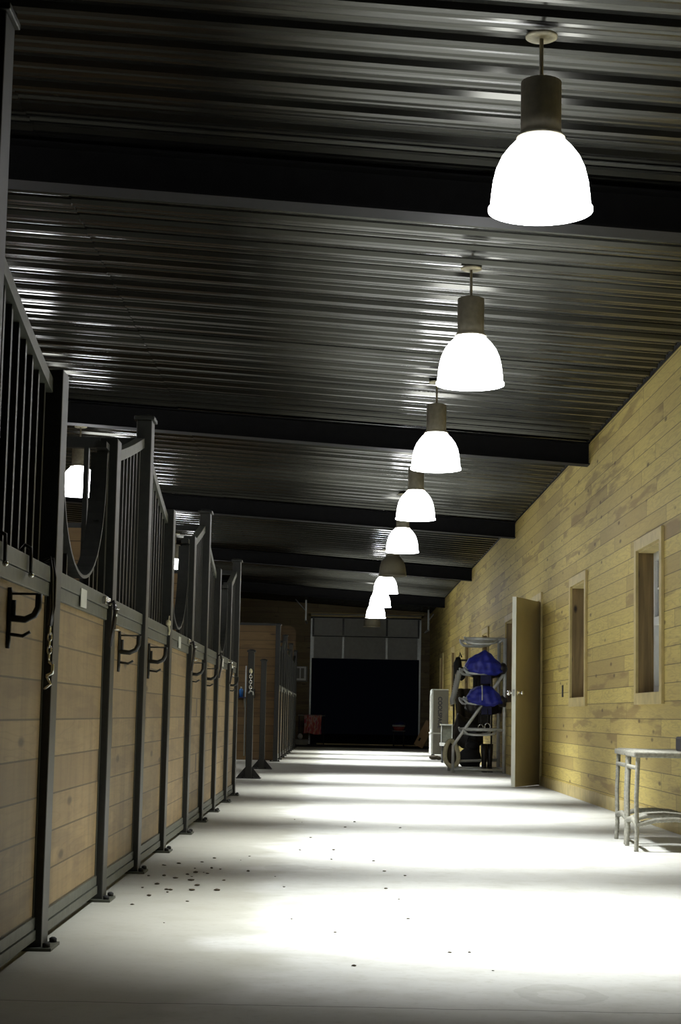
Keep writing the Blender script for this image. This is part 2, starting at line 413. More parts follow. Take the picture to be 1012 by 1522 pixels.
for zz in (.25, 1.0, 1.8): MB().tube([(-.004, -.026, zz), (-.004, -.026, zz + .09)], .008, 8).build('hinge', M['zinc'], lf)
for sgn in (-1, 1):
    k = MB()
    pr = [(.030, .0), (.030, .008), (.012, .012), (.012, .035), (.024, .042), (.028, .055), (.022, .068), (.004, .072)]
    k.lathe([(.0005, 0)] + pr, (0, 0, 0), 20)
    for v in k.bm.verts: v.co = Vector((L - .065 + v.co.x, sgn * (.022 + v.co.z), 1.0 + v.co.y))
    k.build('knob', M['chrome'], lf)
MB().box(L, L + .002, -.012, .012, .965, 1.035).build('latch_plate', M['galv'], lf)
tag(d, 'open beige door with chrome knob standing out into the aisle', 'door', kind='structure')
tag(MB().box(XR + .21, XR + 1.6, DY0 - 1, DY1 + 1, -.1, 0).build('floor_side', M['concrete']), 'concrete beyond the beige door opening', 'floor', kind='structure')
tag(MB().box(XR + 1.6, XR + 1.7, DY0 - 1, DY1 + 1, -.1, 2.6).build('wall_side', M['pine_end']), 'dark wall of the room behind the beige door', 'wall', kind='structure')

# garage door half raised
g = empty('door_2', (0, YE, 0))
gp = []
for (z0, z1) in ((2.12, 2.66), (2.68, 3.12)):
    m = MB()
    m.box(GX0 + .03, GX1 - .03, -.02, .02, z0, z1)
    k = 3 if z0 < 2.5 else 1
    for j in range(1, k): m.box(GX0 + .03, GX1 - .03, -.026, -.02, z0 + (z1 - z0) * j / k - .006, z0 + (z1 - z0) * j / k + .006)
    gp.append(m.build('door_section', M['garage'], g))
for z0, z1, mm_ in ((2.12, 2.66, 'galv'), (2.68, 3.12, 'steel')):
    for xx in (GX0 + .06, .13, 1.21, GX1 - .06):
        MB().box(xx - .025, xx + .025, -.045, -.02, z0 + .01, z1 - .01).build('stile', M[mm_], g)
for xx in (GX0 + .02, GX1 - .02): MB().box(xx - .02, xx + .02, -.10, -.055, 0.0, 3.1).build('track', M['galv'], g)
for xx in (GX0 - .03, GX1 + .03): MB().box(xx - .035, xx + .035, -.04, -.003, 0, 3.22).build('door_trim', M['pine_end'], g)
MB().box(GX0 - .06, GX1 + .06, -.04, -.003, 3.15, 3.25).build('head_trim', M['board_plain'], g)
MB().tube([(GX0, -.13, 3.2), (GX1, -.13, 3.2)], .014, 8).build('spring_shaft', M['galv'], g)
tag(g, 'half raised grey sectional garage door at the end of the aisle', 'garage door', kind='structure')
tag(MB().box(GX0 + .2, GX1 - .05, YE - .12, YE - .02, .004, .03).build('trim_1', M['board_plain']), 'thin wooden threshold strip under the garage door', 'threshold', kind='structure')

# roof beams
BY = [8.40, 15.99, 22.70, 30.05, 37.60]
BL = ['nearest black roof beam crossing above the second lamp', 'black roof beam crossing behind the third lamp', 'black roof beam crossing behind the fourth lamp',
      'black roof beam crossing near the unlit middle lamp', 'farthest black roof beam just before the garage door']
def beam_part(x0, x1, y0, y1, t0, t1):
    m = MB(); v = [(x0, y0, zc(x0) - t1), (x0, y1, zc(x0) - t1), (x0, y1, zc(x0) - t0), (x0, y0, zc(x0) - t0)]
    bm = m.bm
    a = [bm.verts.new(p) for p in v]; b = [bm.verts.new((x1, p[1], p[2] - zc(x0) + zc(x1))) for p in v]
    bm.faces.new(a); bm.faces.new(b[::-1])
    for i in range(4): bm.faces.new((a[i], b[i], b[(i + 1) % 4], a[(i + 1) % 4]))
    return m
for y, l in zip(BY, BL):
    r = empty('roof_beam', (0, y, 0))
    beam_part(XW, XR - .003, -.006, .006, .035, .228).build('web', M['beam'], r)
    beam_part(XW, XR - .003, -.085, .085, .228, .238).build('lower_flange', M['beam'], r)
    beam_part(XW, XR - .003, -.085, .085, .030, .040).build('upper_flange', M['beam'], r)
    tag(r, l, 'beam', 'roof beams')

# ---------------------------------------------------------------- pendant lamps
SHADE = [(.200, 0), (.200, .010), (.192, .016), (.189, .06), (.182, .115), (.170, .165), (.150, .21), (.122, .248), (.098, .272), (.084, .287), (.080, .292)]
def make_lamp(lit, mat_key, power):
    r = empty('pendant_lamp')          # origin at the canopy, under the ribs
    c = MB(); c.caps([(.062, 0), (.062, -.010), (.055, -.014)], seg=28); c.build('canopy', M['canopy'], r)
    MB().tube([(0, 0, -.012), (0, 0, -.190)], .008, 8).build('rod', M['rod'], r)
    nk = MB(); nk.caps([(.060, -.180), (.078, -.188), (.078, -.385), (.086, -.400), (.094, -.412)][::1], seg=48)
    for v in nk.bm.verts:
        if abs(math.hypot(v.co.x, v.co.y) - .078) < .002:
            k = int(round(math.atan2(v.co.y, v.co.x) / (2 * PI / 48)));  f = 1.0 if k % 2 else .96
            v.co.x *= f; v.co.y *= f
    nk.build('ballast_housing', M['neck'], r)
    sh = MB(); inner = [(a - .006, b) for a, b in SHADE]
    sh.lathe([(a, -.70 + b) for a, b in SHADE] + [(a, -.70 + b) for a, b in inner[::-1]] + [(SHADE[0][0], -.70 + SHADE[0][1])], seg=40)
    shade = sh.build('shade', M[mat_key], r)
    if lit:
        MB().blob((0, 0, -.48), (.045, .045, .075), 2, 0).build('bulb', M[mat_key], r)
        ld = bpy.data.lights.new('downlight', 'SPOT'); ld.energy = power; ld.spot_size = math.radians(80); ld.spot_blend = 1.0
        ld.shadow_soft_size = .10; ld.color = LIGHT_RGB
        lo = bpy.data.objects.new('downlight', ld); S.collection.objects.link(lo); lo.location = (0, 0, -.62); lo.parent = r
    return r
LX = .742
LY = [6.52, 10.07, 13.62, 17.17, 20.70, 24.30, 27.80, 31.40, 34.90, 38.50]
LL = ['largest and nearest lit white dome pendant, upper right', 'second lit white dome pendant from the camera, white canopy visible', 'third lit white dome pendant in the aisle row',
      'fourth lit white dome pendant in the aisle row', 'fifth lit dome pendant, just before the dark one', 'unlit grey dome pendant in the middle of the lit row',
      'lit white dome pendant just beyond the unlit one', 'second last lit dome pendant in the aisle row', 'smallest lit dome pendant, lowest in the picture of the row',
      'unlit dome pendant at the far end before the garage door']
lamp_lit = make_lamp(True, 'lit', SPOT_W); lamp_off = make_lamp(False, 'unlit', 0); lamp_st = make_lamp(True, 'lit_stall', STALL_SPOT_W)
used = set()
def place(proto, loc, label, cat, group=None):
    o = proto if proto.name not in used else copy_tree(proto)
    used.add(proto.name)
    o.location = loc; tag(o, label, cat, group); return o
for i, (y, l) in enumerate(zip(LY, LL)):
    pr = lamp_off if i in (5, 9) else lamp_lit
    place(pr, (LX, y, zc(LX) - .030), l, 'lamp', 'pendant lamps over the aisle')
SX = -2.63
SL = {13.9: 'lit pendant over the stalls seen through the bars at the left edge', 17.4: 'lit pendant over the stalls framed by the first door yoke', 24.4: 'lit pendant over the stalls seen past the second door yoke',
      6.9: 'lit stall pendant out of sight behind the nearest bars', 10.4: 'lit stall pendant out of sight behind the tall left post', 20.9: 'lit stall pendant hidden behind the first swing post', 27.9: 'lit stall pendant above the wash bay wall', 31.5: 'lit pendant over the far stalls'}
for y, l in SL.items(): place(lamp_st, (SX, y, zc(SX) - .036), l, 'lamp', 'pendant lamps over the stalls')

# ---------------------------------------------------------------- stall fronts
XP0, XP1 = -.967, -.895          # post
XF = -.925                       # wood face
def make_post(h, flared=False, cap=True):
    r = empty('stall_post')
    w = .06 if not flared else .055
    MB().box(-.036, .036, -w, w, .008, h, .004).build('upright', M['steel'], r)
    if cap: 
        m = MB(); m.box(-.048, .048, -w - .012, w + .012, h, h + .018, .003); m.lathe([(.052, h + .018), (.03, h + .03), (.001, h + .034)], seg=16)
        m.build('post_cap', M['steel'], r)
    p = MB(); p.box(-.085, .070, -.085, .085, 0, .010, .001); pl = p.build('base_plate', M['grey_steel'], r)
    if flared:
        for sx in (-1, 1):
            m = MB(); m.poly([(sx * .036, -.006, .01), (sx * .13, -.006, .01), (sx * .13, -.006, .02), (sx * .036, -.006, .13)], (0, .012, 0)); m.build('gusset', M['steel'], r)
        MB().box(-.14, .14, -.1, .1, 0, .012, .001).build('foot_plate', M['steel'], r)
    for (bx, by) in ((.052, -.065), (.052, .065), (-.065, -.07)):
        m = MB(); m.caps([(.012, .010), (.012, .022), (.006, .026)], (bx, by, 0), 6); m.build('bolt', M['rubber'], r)
    return r
XPC = (XP0 + XP1) / 2
post_short = make_post(1.82, cap=False); post_tall = make_post(2.10); post_first = make_post(2.51); post_bay = make_post(1.43, True)
def place_post(pr, x, y, label, group): return place(pr, (x, y, 0), label, 'post', group)
def bar_box(m, y, z0, z1): m.box(XF - .034, XF - .012, y - .011, y + .011, z0, z1)
def lower(r, y0, y1, wood='planks'):
    MB().box(XF - .037, XF, y0, y1, .10, 1.092).build(wood, M['stall_wood'], r)
    m = MB(); m.box(XF - .042, XF + .012, y0, y1, .032, .062); m.box(XF - .042, XF + .008, y0, y1, .066, .10); m.build('bottom_rail', M['grey_steel'], r)
    m = MB(); m.box(XF - .047, XF + .012, y0, y1, 1.092, 1.135, .002); m.box(XF - .047, XF + .016, y0, y1, 1.137, 1.185, .002); m.build('top_rail', M['grey_steel'], r)
    for ya in (y0, y1 - .012): MB().box(XF - .042, XF + .004, ya, ya + .012, .032, 1.092).build('edge_channel', M['grey_steel'], r)
def make_panel(length, rising):
    """grille panel; top bar sweeps up to the tall post at y=length if rising, at y=0 otherwise"""
    r = empty('stall_front'); lower(r, 0, length)
    def top(y):
        t = y / length if rising else 1 - y / length
        return 1.765 + .225 * t ** 1.15
    n = 9
    for k in range(n):
        y = length * (k + .7) / (n + .4)
        m = MB(); bar_box(m, y, 1.185, top(y)); m.build('bar', M['steel'], r)
    pts = [(length * k / 16, top(length * k / 16)) for k in range(17)]
    MB().ribbon(pts, XF - .045, XF - .001, .045).build('curved_top_bar', M['grey_steel'], r)
    return r
def make_door(length):
    r = empty('stall_gate'); lower(r, .015, length - .015)
    for ya in (.015, length - .06): MB().box(XF - .045, XF + .0, ya, ya + .045, 1.185, 1.76).build('stile', M['steel'], r)
    c = length / 2; hw = c - .10; zb = 1.215; zt = 1.745
    path = []
    for k in range(33):
        a = PI * k / 32
        path.append((c - hw * math.cos(a), zt - (zt - zb) * math.sin(a) ** .8))
    MB().ribbon(path, XF - .06, XF + .004, .012).build('yoke', M['steel'], r)
    n = 10
    for k in range(n):
        y = .10 + (length - .2) * (k + .5) / n
        zz = zt - (zt - zb) * max(0, 1 - ((y - c) / hw) ** 2) ** .4
        if zz > 1.25:
            m = MB(); bar_box(m, y, 1.185, zz); m.build('bar', M['steel'], r)
    for ya in (.015, length - .115): MB().box(XF - .045, XF, ya, ya + .1, 1.765, 1.79).build('top_tab', M['steel'], r)
    lt = MB(); lt.box(XF + .016, XF + .03, length - .19, length - .05, 1.145, 1.175, .002); lt.tube([(XF + .03, length - .12, 1.15), (XF + .055, length - .12, 1.15), (XF + .06, length - .12, 1.10)], .006, 8)
    lt.build('latch', M['zinc'], r)
    MB().box(XF + .016, XF + .019, .52, .66, 1.10, 1.165).build('name_plate', M['plastic_grey'], r)['label'] = 'small pale card holder on the top rail'
    return r
P_DOOR, P_PAN = 1.41, 1.215
door_p = make_door(P_DOOR - .12); pan_up = make_panel(P_PAN - .12, True); pan_dn = make_panel(P_PAN - .12, False)
def stall_row(y, kinds, names):
    """kinds: D door, U panel rising away, N panel falling away"""
    for k, nm in zip(kinds, names):
        pr, ln, cat = {'D': (door_p, P_DOOR, 'stall door'), 'U': (pan_up, P_PAN, 'stall panel'), 'N': (pan_dn, P_PAN, 'stall panel')}[k]
        place(pr, (0, y + .06, 0), nm, cat, {'D': 'stall doors with yokes', 'U': 'barred stall panels', 'N': 'barred stall panels'}[k]); y += ln
    return y
stall_row(4.355, 'NDUNDUNDU', ['nearest plank and bar stall panel at the left edge', 'nearest stall door, round yoke open over the lit stall lamp', 'stall panel just beyond the nearest door, bars rising to the tall capped post',
    'stall panel between the tall capped post and second door', 'second stall door, yoke half hidden by short post', 'stall panel just beyond the second stall door',
    'stall panel just before the third stall door', 'third stall door with narrow looking yoke', 'last stall panel before the open wash bay'])
ys = [4.355, 5.57, 6.98, 8.195, 9.41, 10.82, 12.035, 13.25, 14.66, 15.875]
PN = ['tallest black post cut off by the left edge of the photo', 'flat topped black post left of the nearest yoke door', 'flat topped black post right of the nearest yoke door', 'tall capped black post beyond the nearest door',
      'flat topped post left of the second door', 'flat topped post right of the second door', 'tall capped post beyond the second door', 'flat topped post left of the third door',
      'flat topped post right of the third door', 'tall capped corner post where the near stalls end']
for k, (y, nm) in enumerate(zip(ys, PN)):
    place_post(post_first if k == 0 else post_tall if k % 3 == 0 else post_short, XPC + (.016 if k == 0 else 0), y, nm, 'posts of the near stalls')
place_post(post_bay, -.985, 20.08, 'nearer short freestanding post with flared foot in the wash bay opening', 'flared foot posts')
place_post(post_bay, -.985, 23.55, 'farther short freestanding post with flared foot in the wash bay opening', 'flared foot posts')
y = 27.24
names = []
row = 'NDUNDUNDU'
for k in row:
    names.append({'N': 'far row stall panel beyond a tall post, {} from the wash bay', 'D': 'far row stall door, {} from the wash bay', 'U': 'far row stall panel before a tall post, {} from the wash bay'}[k].format(ORD[len(names) // 3]))
stall_row(y, row, names)
yy = y
for k in range(10):
    tall = k % 3 == 0
    place_post(post_tall if tall else post_short, XPC, yy, ['large dark capped post at the corner of the wash bay wall'][0] if k == 0 else '{} black post of the far stall row, {}'.format(ORD[k], 'tall and capped' if tall else 'flat topped'), 'posts of the far stalls')
    yy += P_DOOR if k % 3 == 1 else P_PAN
# dividers
def divider(y, grille, label):
    r = empty('stall_divider', (0, y, 0))
    x0, x1 = XW + .01, XP0 - .004
    if grille:
        MB().box(x0, x1, -.02, .02, .05, 1.20).build('planks', M['partition_wood'], r)
        MB().box(x0, x1, -.022, .022, 1.20, 1.25).build('middle_rail', M['steel'], r)
        MB().box(x0, x1, -.022, .022, 1.97, 2.02).build('head_rail', M['steel'], r)
        for xa in (x1 - .245, x1 - 1.4, x1 - 2.6): MB().box(xa, xa + .022, -.022, .022, 1.25, 1.97).build('stanchion', M['steel'], r)
    else:
        MB().box(x0, x1 - .25, -.02, .02, .05, 1.985).build('planks', M['partition_wood'], r)
        MB().box(x0, x1, -.024, .024, 1.985, 2.02).build('head_rail', M['steel'], r)
        MB().box(x1 - .29, x1 - .25, -.028, .028, 0, 1.985).build('stanchion', M['steel'], r)
        MB().box(x1 - .25, x1, -.02, .02, .05, 1.20).build('low_planks', M['partition_wood'], r)
    tag(r, label, 'partition')
divider(4.355, True, 'open railed stall divider behind the tallest left post')
divider(8.195, True, 'open railed stall divider seen through the nearest yoke')
divider(12.035, False, 'orange plank stall divider seen low through the nearest yoke')
divider(15.875, False, 'orange plank stall divider closing the near stall row')
for k, yv in enumerate((31.08, 34.92)): divider(yv, False, ['plank divider between first and second far stalls', 'plank divider between second and third far stalls'][k])
# wash bay wall
r = empty('partition_wall', (0, 28.0, 0))
MB().box(XW + .01, -.965, -.03, .03, .0, 2.13).build('planks', M['partition_wood'], r); MB().box(XW + .01, -.965, -.035, .035, 2.13, 2.17).build('cap_rail', M['steel'], r)
tag(r, 'brown plank wall at the far side of the wash bay, lit from the aisle', 'partition')
# far end divider with rounded shoulder
m = MB(); pts = [(-2.9, 0, .02), (-.98, 0, .02), (-.98, 0, 2.5)]
for k in range(9):
    a = PI / 2 * k / 8; pts.append((-1.16 + .18 * math.cos(a), 0, 2.6 + .18 * math.sin(a)))
pts.append((-2.9, 0, 2.78))
m.poly(pts, (0, .04, 0))
o = m.build('end_partition', M['partition_wood']); o.location = (0, 41.0, 0); tag(o, 'pale plank partition with rounded top corner behind the far stalls', 'partition')

# ---------------------------------------------------------------- tack on the stall fronts
def make_hook():
    r = empty('bridle_hook')     # origin on the plank face
    m = MB(); m.tube([(.004, 0, -.085), (.006, 0, -.06), (.006, 0, .07), (.004, 0, .085)], .007, 8); m.build('back_bar', M['steel'], r)
    m = MB(); m.tube([(.006, 0, .068), (.085, 0, .068)], .0035, 8); m.build('top_rod', M['steel'], r)
    pts = [(.006, 0, 0.0), (.05, 0, -.004), (.075, 0, .008), (.086, 0, .03), (.087, 0, .068)]
    m = MB(); m.tube(pts, .010, 8); m.tube([(.018, 0, .05), (.018, 0, .0)], .006, 8); m.build('cradle', M['steel'], r)
    m = MB(); m.tube([(.006, 0, -.045), (.045, 0, -.050), (.066, 0, -.038)], .005, 8); m.build('lower_hook', M['steel'], r)
    return r
hk = make_hook()
for y, z, l in [(4.89, .99, 'large black bridle hook on the nearest stall panel'), (7.38, .985, 'black bridle hook on the panel beyond the nearest door'), (8.55, .98, 'black bridle hook just past the tall capped post'),
                (10.97, .975, 'black bridle hook just past the second door'), (12.17, .97, 'black bridle hook past the second tall capped post'), (14.82, .97, 'last small bridle hook beside the corner post')]:
    place(hk, (XF, y, z), l, 'hook', 'bridle hooks on the stall fronts')
def chain(m, p0, n, step, r, th):
    for k in range(n):
        c = Vector((p0[0], p0[1], p0[2] - k * step)); pts = []
        for a in range(13):
            t = 2 * PI * a / 12
            off = Vector((r * math.sin(t), 0, 0)) if k % 2 else Vector((0, r * math.sin(t), 0))
            pts.append(c + off + Vector((0, 0, step * .62 * math.cos(t))))
        m.tube(pts, th, 6, cap=False)
# lead strap on the nearest panel
r = empty('lead_strap', (XF + .03, 5.40, 1.185))
m = MB(); m.tube([(-.02, .0, .01), (0, 0, .02), (.006, 0, -.02), (.01, .004, -.14), (.004, .01, -.19)], .005, 8); m.tube([(-.02, .03, .01), (.004, .03, .018), (.012, .03, -.04), (.014, .02, -.13), (.006, .012, -.19)], .005, 8)
m.build('strap', M['leather'], r)
m = MB(); chain(m, (.006, .01, -.205), 5, .02, .006, .0025); m.build('chain', M['zinc'], r)
m = MB(); m.tube([(.006, .01, -.30), (.018, .01, -.31), (.018, .01, -.335), (.0, .01, -.345)], .005, 8); m.tube([(.0, .01, -.345), (.014, .01, -.37), (-.006, .01, -.385)], .004, 8); m.build('snap', M['zinc'], r)
tag(r, 'black leather lead strap with chain and snap beside the nearest flat topped post', 'strap')
for y, l in [(4.70, 'blanket clip at the left edge on the nearest top rail'), (5.10, 'blanket clip on the nearest top rail beside the lead strap')]:
    r = empty('rail_clip', (XF + .016, y, 1.185))
    MB().tube([(-.03, 0, .005), (-.012, 0, .03), (.006, 0, .02), (.008, 0, -.05)], .006, 8).build('bent_hook', M['steel'], r)
    MB().blob((.009, 0, -.058), (.009, .009, .009), 2, 0).build('tip', M['zinc'], r)
    tag(r, l, 'hook', 'rail clips')
def make_halter():
    r = empty('halter')
    m = MB(); m.tube([(.0, 0, .0), (.02, .0, .01), (.03, .01, -.02), (.022, .02, -.10), (.012, .01, -.16), (.022, -.01, -.10), (.028, -.01, -.03), (.02, 0, .008)], .007, 8); m.build('strap', M['leather'], r)
    m = MB()
    for zz in (-.02, -.10): 
        m.tube([Vector((.03 + .012 * math.cos(a * PI / 6), .012 * math.sin(a * PI / 6), zz)) for a in range(13)], .003, 6, cap=False)
    m.build('buckle', M['zinc'], r)
    return r
hl = make_halter()
for x, y, z, l in [(XF + .03, 6.80, 1.15, 'dark halter hanging on the nearest door latch'), (XF + .03, 10.62, 1.15, 'dark halter hanging on the second door latch'), (XF + .03, 13.14, 1.16, 'dark halter hanging just before the third door'),
                (XF + .03, 14.52, 1.14, 'dark halter hanging on the third door latch')]:
    place(hl, (x, y, z), l, 'halter', 'halters on the stall fronts')
r = empty('tie_clip', (XF + .03, 9.24, 1.19)); m = MB(); m.blob((0, 0, .012), (.014, .02, .018), 2, .15); m.tube([(0, 0, 0), (.006, .0, -.03), (.0, .01, -.05)], .006, 8); m.tube([(0, .0, .02), (.0, .03, .05)], .003, 6); m.build('snap', M['cream'], r)
tag(r, 'small pale tie clip on the rail before the second door', 'clip')
# chains and halter on the bay post
r = empty('cross_tie', (-.985 + .0, 20.015, 1.19))
m = MB(); chain(m, (.0, -.012, -.01), 7, .03, .014, .006); m.build('chain', M['zinc'], r)
MB().blob((0, -.012, .02), (.02, .012, .03), 2, .1).build('knot', M['cream'], r)
m = MB(); m.tube([(0, -.012, -.2), (.03, -.012, -.215), (.035, -.012, -.25)], .008, 8); m.tube([(0, -.012, -.2), (-.02, -.012, -.23)], .008, 8); m.build('snap', M['galv'], r)
tag(r, 'pale rope cross tie with snap hanging on the nearer flared foot post', 'cross tie')
# wash bay shelf, bottles, conduit
r = empty('wall_shelf', (-1.50, 27.97, .985))
MB().box(-.16, .06, -.2, 0, -.015, .0, .001).build('board', M['navy'], r)
m = MB(); m.poly([(-.12, -.17, -.015), (-.12, 0, -.015), (-.12, 0, -.16)], (.01, 0, 0)); m.poly([(.03, -.17, -.015), (.03, 0, -.015), (.03, 0, -.16)], (.01, 0, 0)); m.build('bracket', M['galv'], r)
tag(r, 'small dark shelf on the wash bay wall holding bottles', 'shelf')
def bottle(x, y, z, h, rr, mk, label):
    r = empty('bottle', (x, y, z)); m = MB(); m.caps([(rr, 0), (rr, h * .7), (rr * .4, h * .85)], seg=18); m.build('body', M[mk], r)
    m = MB(); m.caps([(rr * .45, h * .85), (rr * .45, h)], seg=14); m.build('lid', M['plastic_grey'], r); tag(r, label, 'bottle')
bottle(-1.515, 27.85, .985, .16, .032, 'bottle_blue', 'bright blue bottle on the wash bay shelf'); bottle(-1.60, 27.85, .985, .13, .028, 'red_plastic', 'dull red bottle left of the blue one on the shelf')
o = MB().tube([(-1.45, 27.955, 0.06), (-1.45, 27.955, 1.48)], .012, 8).build('conduit', M['galv']); tag(o, 'thin pale vertical pipe on the wash bay wall beside the shelf', 'pipe')
o = MB().box(-1.40, -1.30, 27.84, 27.965, .97, 1.12, .01).build('hose_valve', M['blackcloth']); tag(o, 'dark hose valve box just right of the bay pipe', 'valve')

# ---------------------------------------------------------------- saddle rack and tack
RK = 23.55; F = RK / 24.0
def make_frame():
    r = empty('rack_frame')
    return r
rk = empty('saddle_rack', (0, RK, 0))
def sx(x): return x * F
for fi, dy in enumerate((0, .85)):
    X2 = 2.245
    MB().tube([(X2, dy, 0), (X2, dy, 1.80)], .024, 10).build('rear_post', M['rack'], rk)
    MB().tube([(1.565, dy, 0), (1.565, dy, .355), (1.70, dy, .555), (2.12, dy, 1.16), (X2, dy, 1.345)] if fi == 0 else [(1.565, dy, 0), (1.565, dy, .10), (1.60, dy, .13), (X2, dy, .16)], .021, 10).build('front_leg', M['rack'], rk)
    MB().tube([(1.565, dy, .045), (X2, dy, .045)], .017, 10).build('foot_rail', M['rack'], rk)
    for az in (.575, .985, 1.39, 1.79):
        x0 = 1.70
        arm = MB(); arm.tube([(x0, dy, az), (X2, dy, az)], .021, 10); a_ = arm.build('arm', M['rack'], rk)
        m = MB()
        for s_ in (-1, 1):
            m.tube([(x0, dy + s_ * .005, az + .012), (x0 + .01, dy + s_ * .05, az - .02), (x0 + .05, dy + s_ * .11, az - .06), (x0 + .12, dy + s_ * .13, az - .07), (x0 + .30, dy + s_ * .13, az - .07), (x0 + .40, dy + s_ * .11, az - .055), (x0 + .44, dy + s_ * .04, az - .01)], .013, 8)
        m.tube([(x0, dy - .02, az + .018), (x0, dy + .02, az + .018)], .012, 8)
        m.build('saddle_loop', M['rack'], a_)
for (z) in (.06, 1.78):
    MB().tube([(2.245, 0, z), (2.245, .85, z)], .014, 8).build('tie_bar', M['rack'], rk)
tag(rk, 'silver tube saddle rack with curved arms beside the open door', 'saddle rack')
def interp(P, x):
    for a, b in zip(P, P[1:]):
        if a[0] <= x <= b[0]:
            t = (x - a[0]) / (b[0] - a[0]); t = t * t * (3 - 2 * t) * .5 + t * .5
            return a[1] + (b[1] - a[1]) * t
    return P[0][1] if x < P[0][0] else P[-1][1]
def drape(top, hem, w, amp=.012, seed=0.0):
    x0, x1 = top[0][0], top[-1][0]
    def fn(u, v):
        x = x0 + (x1 - x0) * u; a = (v - .5) * 2
        t = interp(top, x); h = interp(hem, x)
        env = math.sin(PI * min(1, max(0, u * .94 + .03))) ** .35
        ang = a * PI * .5
        yv = math.sin(ang) * w * env
        k = max(0.0, math.cos(ang)) ** .75
        z = h + (t - h) * k
        wr = amp * (math.sin(x * 55 + a * 6 + seed) * .6 + math.sin(x * 23 - a * 11 + seed * 2) + math.sin(z * 48 + a * 9 + seed) * .6) * (.3 + abs(a) * .8)
        return Vector((x, yv + wr * math.copysign(1, a), z + wr * .4))
    return fn
def saddle(name, loc, top, hem, w, mk, label, cat, trim=None, seed=0.0):
    r = empty(name, loc)
    MB().grid(drape(top, hem, w, seed=seed), 36, 28, .012).build('cover', M[mk], r)
    if trim:
        xa, xb = trim; f = drape(top, hem, w, seed=seed)
        ua = (xa - top[0][0]) / (top[-1][0] - top[0][0]); ub = (xb - top[0][0]) / (top[-1][0] - top[0][0])
        def g_(u, v):
            p = f(ua + (ub - ua) * u - .03 * abs(v - .5), .04 + v * .92); return Vector((p.x, p.y * 1.05, p.z + .008))
        MB().grid(g_, 3, 24, .006).build('white_piping', M['white_paint'], r)
    # dark pommel end and hanging flap show past the cover
    m = MB(); e = top[-1]; m.blob((e[0] + .0, 0, (e[1] + hem[-1][1]) / 2), (.07, w * .55, .08), 2, .12); m.build('pommel', M['leather'], r)
    m = MB(); m.box(interp([(0, 0), (1, 1)], .5) * 0 + (top[0][0] + top[-1][0]) / 2 - .03, (top[0][0] + top[-1][0]) / 2 + .11, w * .70, w * .70 + .015, hem[2][1] - .12, hem[2][1] + .1, .005)
    m.build('flap', M['navy' if mk == 'blue' else 'leather'], r)
    tag(r, label, cat)
T1 = [(1.72, 1.45), (1.76, 1.53), (1.86, 1.58), (1.98, 1.645), (2.05, 1.60), (2.12, 1.52), (2.21, 1.45)]
H1 = [(1.72, 1.38), (1.80, 1.34), (1.95, 1.31), (2.1, 1.30), (2.21, 1.34)]
saddle('saddle_cover', (0, RK, 0), T1, H1, .19, 'blue', 'royal blue covered saddle on the upper arm of the rack, pointed top', 'saddle', None, 1.0)
T2 = [(1.74, 1.02), (1.79, 1.11), (1.88, 1.155), (1.98, 1.165), (2.08, 1.15), (2.15, 1.08), (2.22, .98)]
H2 = [(1.74, .99), (1.80, .92), (1.92, .90), (2.08, .89), (2.22, .93)]
saddle('saddle_cover', (0, RK, 0), T2, H2, .19, 'blue', 'royal blue covered saddle on the lower arm with white piping', 'saddle', (1.93, 1.945), 2.4)
T3 = [(a, b - .03) for a, b in T1]; H3 = [(a, b - .03) for a, b in H1]
saddle('saddle', (0.03, RK + .85, 0), T3, H3, .19, 'leather', 'black saddle behind the upper blue one on the rear arm', 'saddle', None, 3.0)
saddle('saddle', (0.03, RK + .85, 0), [(a, b - .04) for a, b in T2], [(a, b - .12) for a, b in H2], .2, 'leather', 'black saddle behind the lower blue one on the rear arm', 'saddle', None, 4.0)
# hanging dark gear behind the rack
def hang_cloth(name, x0, x1, z0, z1, y, mk, label, cat, amp=.03, seed=0.0, taper=0.0):
    def fn(u, v):
        x = x0 + (x1 - x0) * u; k = 1 - taper * (1 - v); xm = (x0 + x1) / 2; x = xm + (x - xm) * k
        return Vector((x, y + amp * math.sin(u * 14 + seed + v * 2), z0 + (z1 - z0) * v + .03 * math.sin(u * 5 + seed) * (1 - v)))
    o = MB().grid(fn, 30, 14, .02).build(name, M[mk]); tag(o, label, cat); return o
hang_cloth('horse_blanket', 1.74, 1.98, .44, 1.15, 25.55, 'browncloth', 'dark brown horse blanket hanging behind the saddle rack', 'blanket', .05, .4)
hang_cloth('coat', 1.98, 2.22, .55, 1.50, 25.4, 'blackcloth', 'black coat hanging behind the rack near the wall', 'coat', .04, 1.7)
o = empty('clothes_rail', (0, 0, 0)); m = MB(); m.tube([(1.70, 25.55, 0.01), (1.70, 25.55, 1.52), (1.74, 25.5, 1.56), (2.22, 25.5, 1.56), (2.25, 25.55, 1.52), (2.25, 25.55, 0.01)], .014, 8); m.build('frame', M['steel'], o)
m = MB(); m.tube([(1.70, 25.25, .02), (1.70, 25.85, .02)], .014, 8); m.tube([(2.25, 25.25, .02), (2.25, 25.85, .02)], .014, 8); m.build('foot', M['steel'], o); tag(o, 'black tube stand holding blankets behind the saddle rack', 'rack')
m = MB(); m.blob((1.745, 25.45, 1.47), (.065, .06, .14), 2, .1); m.blob((1.80, 25.42, 1.36), (.06, .05, .10), 2, .1); m.tube([(1.76, 25.45, 1.56), (1.775, 25.45, 1.67), (1.80, 25.45, 1.60)], .012, 8); o = m.build('harness_bag', M['blackcloth']); tag(o, 'black bag hung left of the upper blue saddle', 'bag')
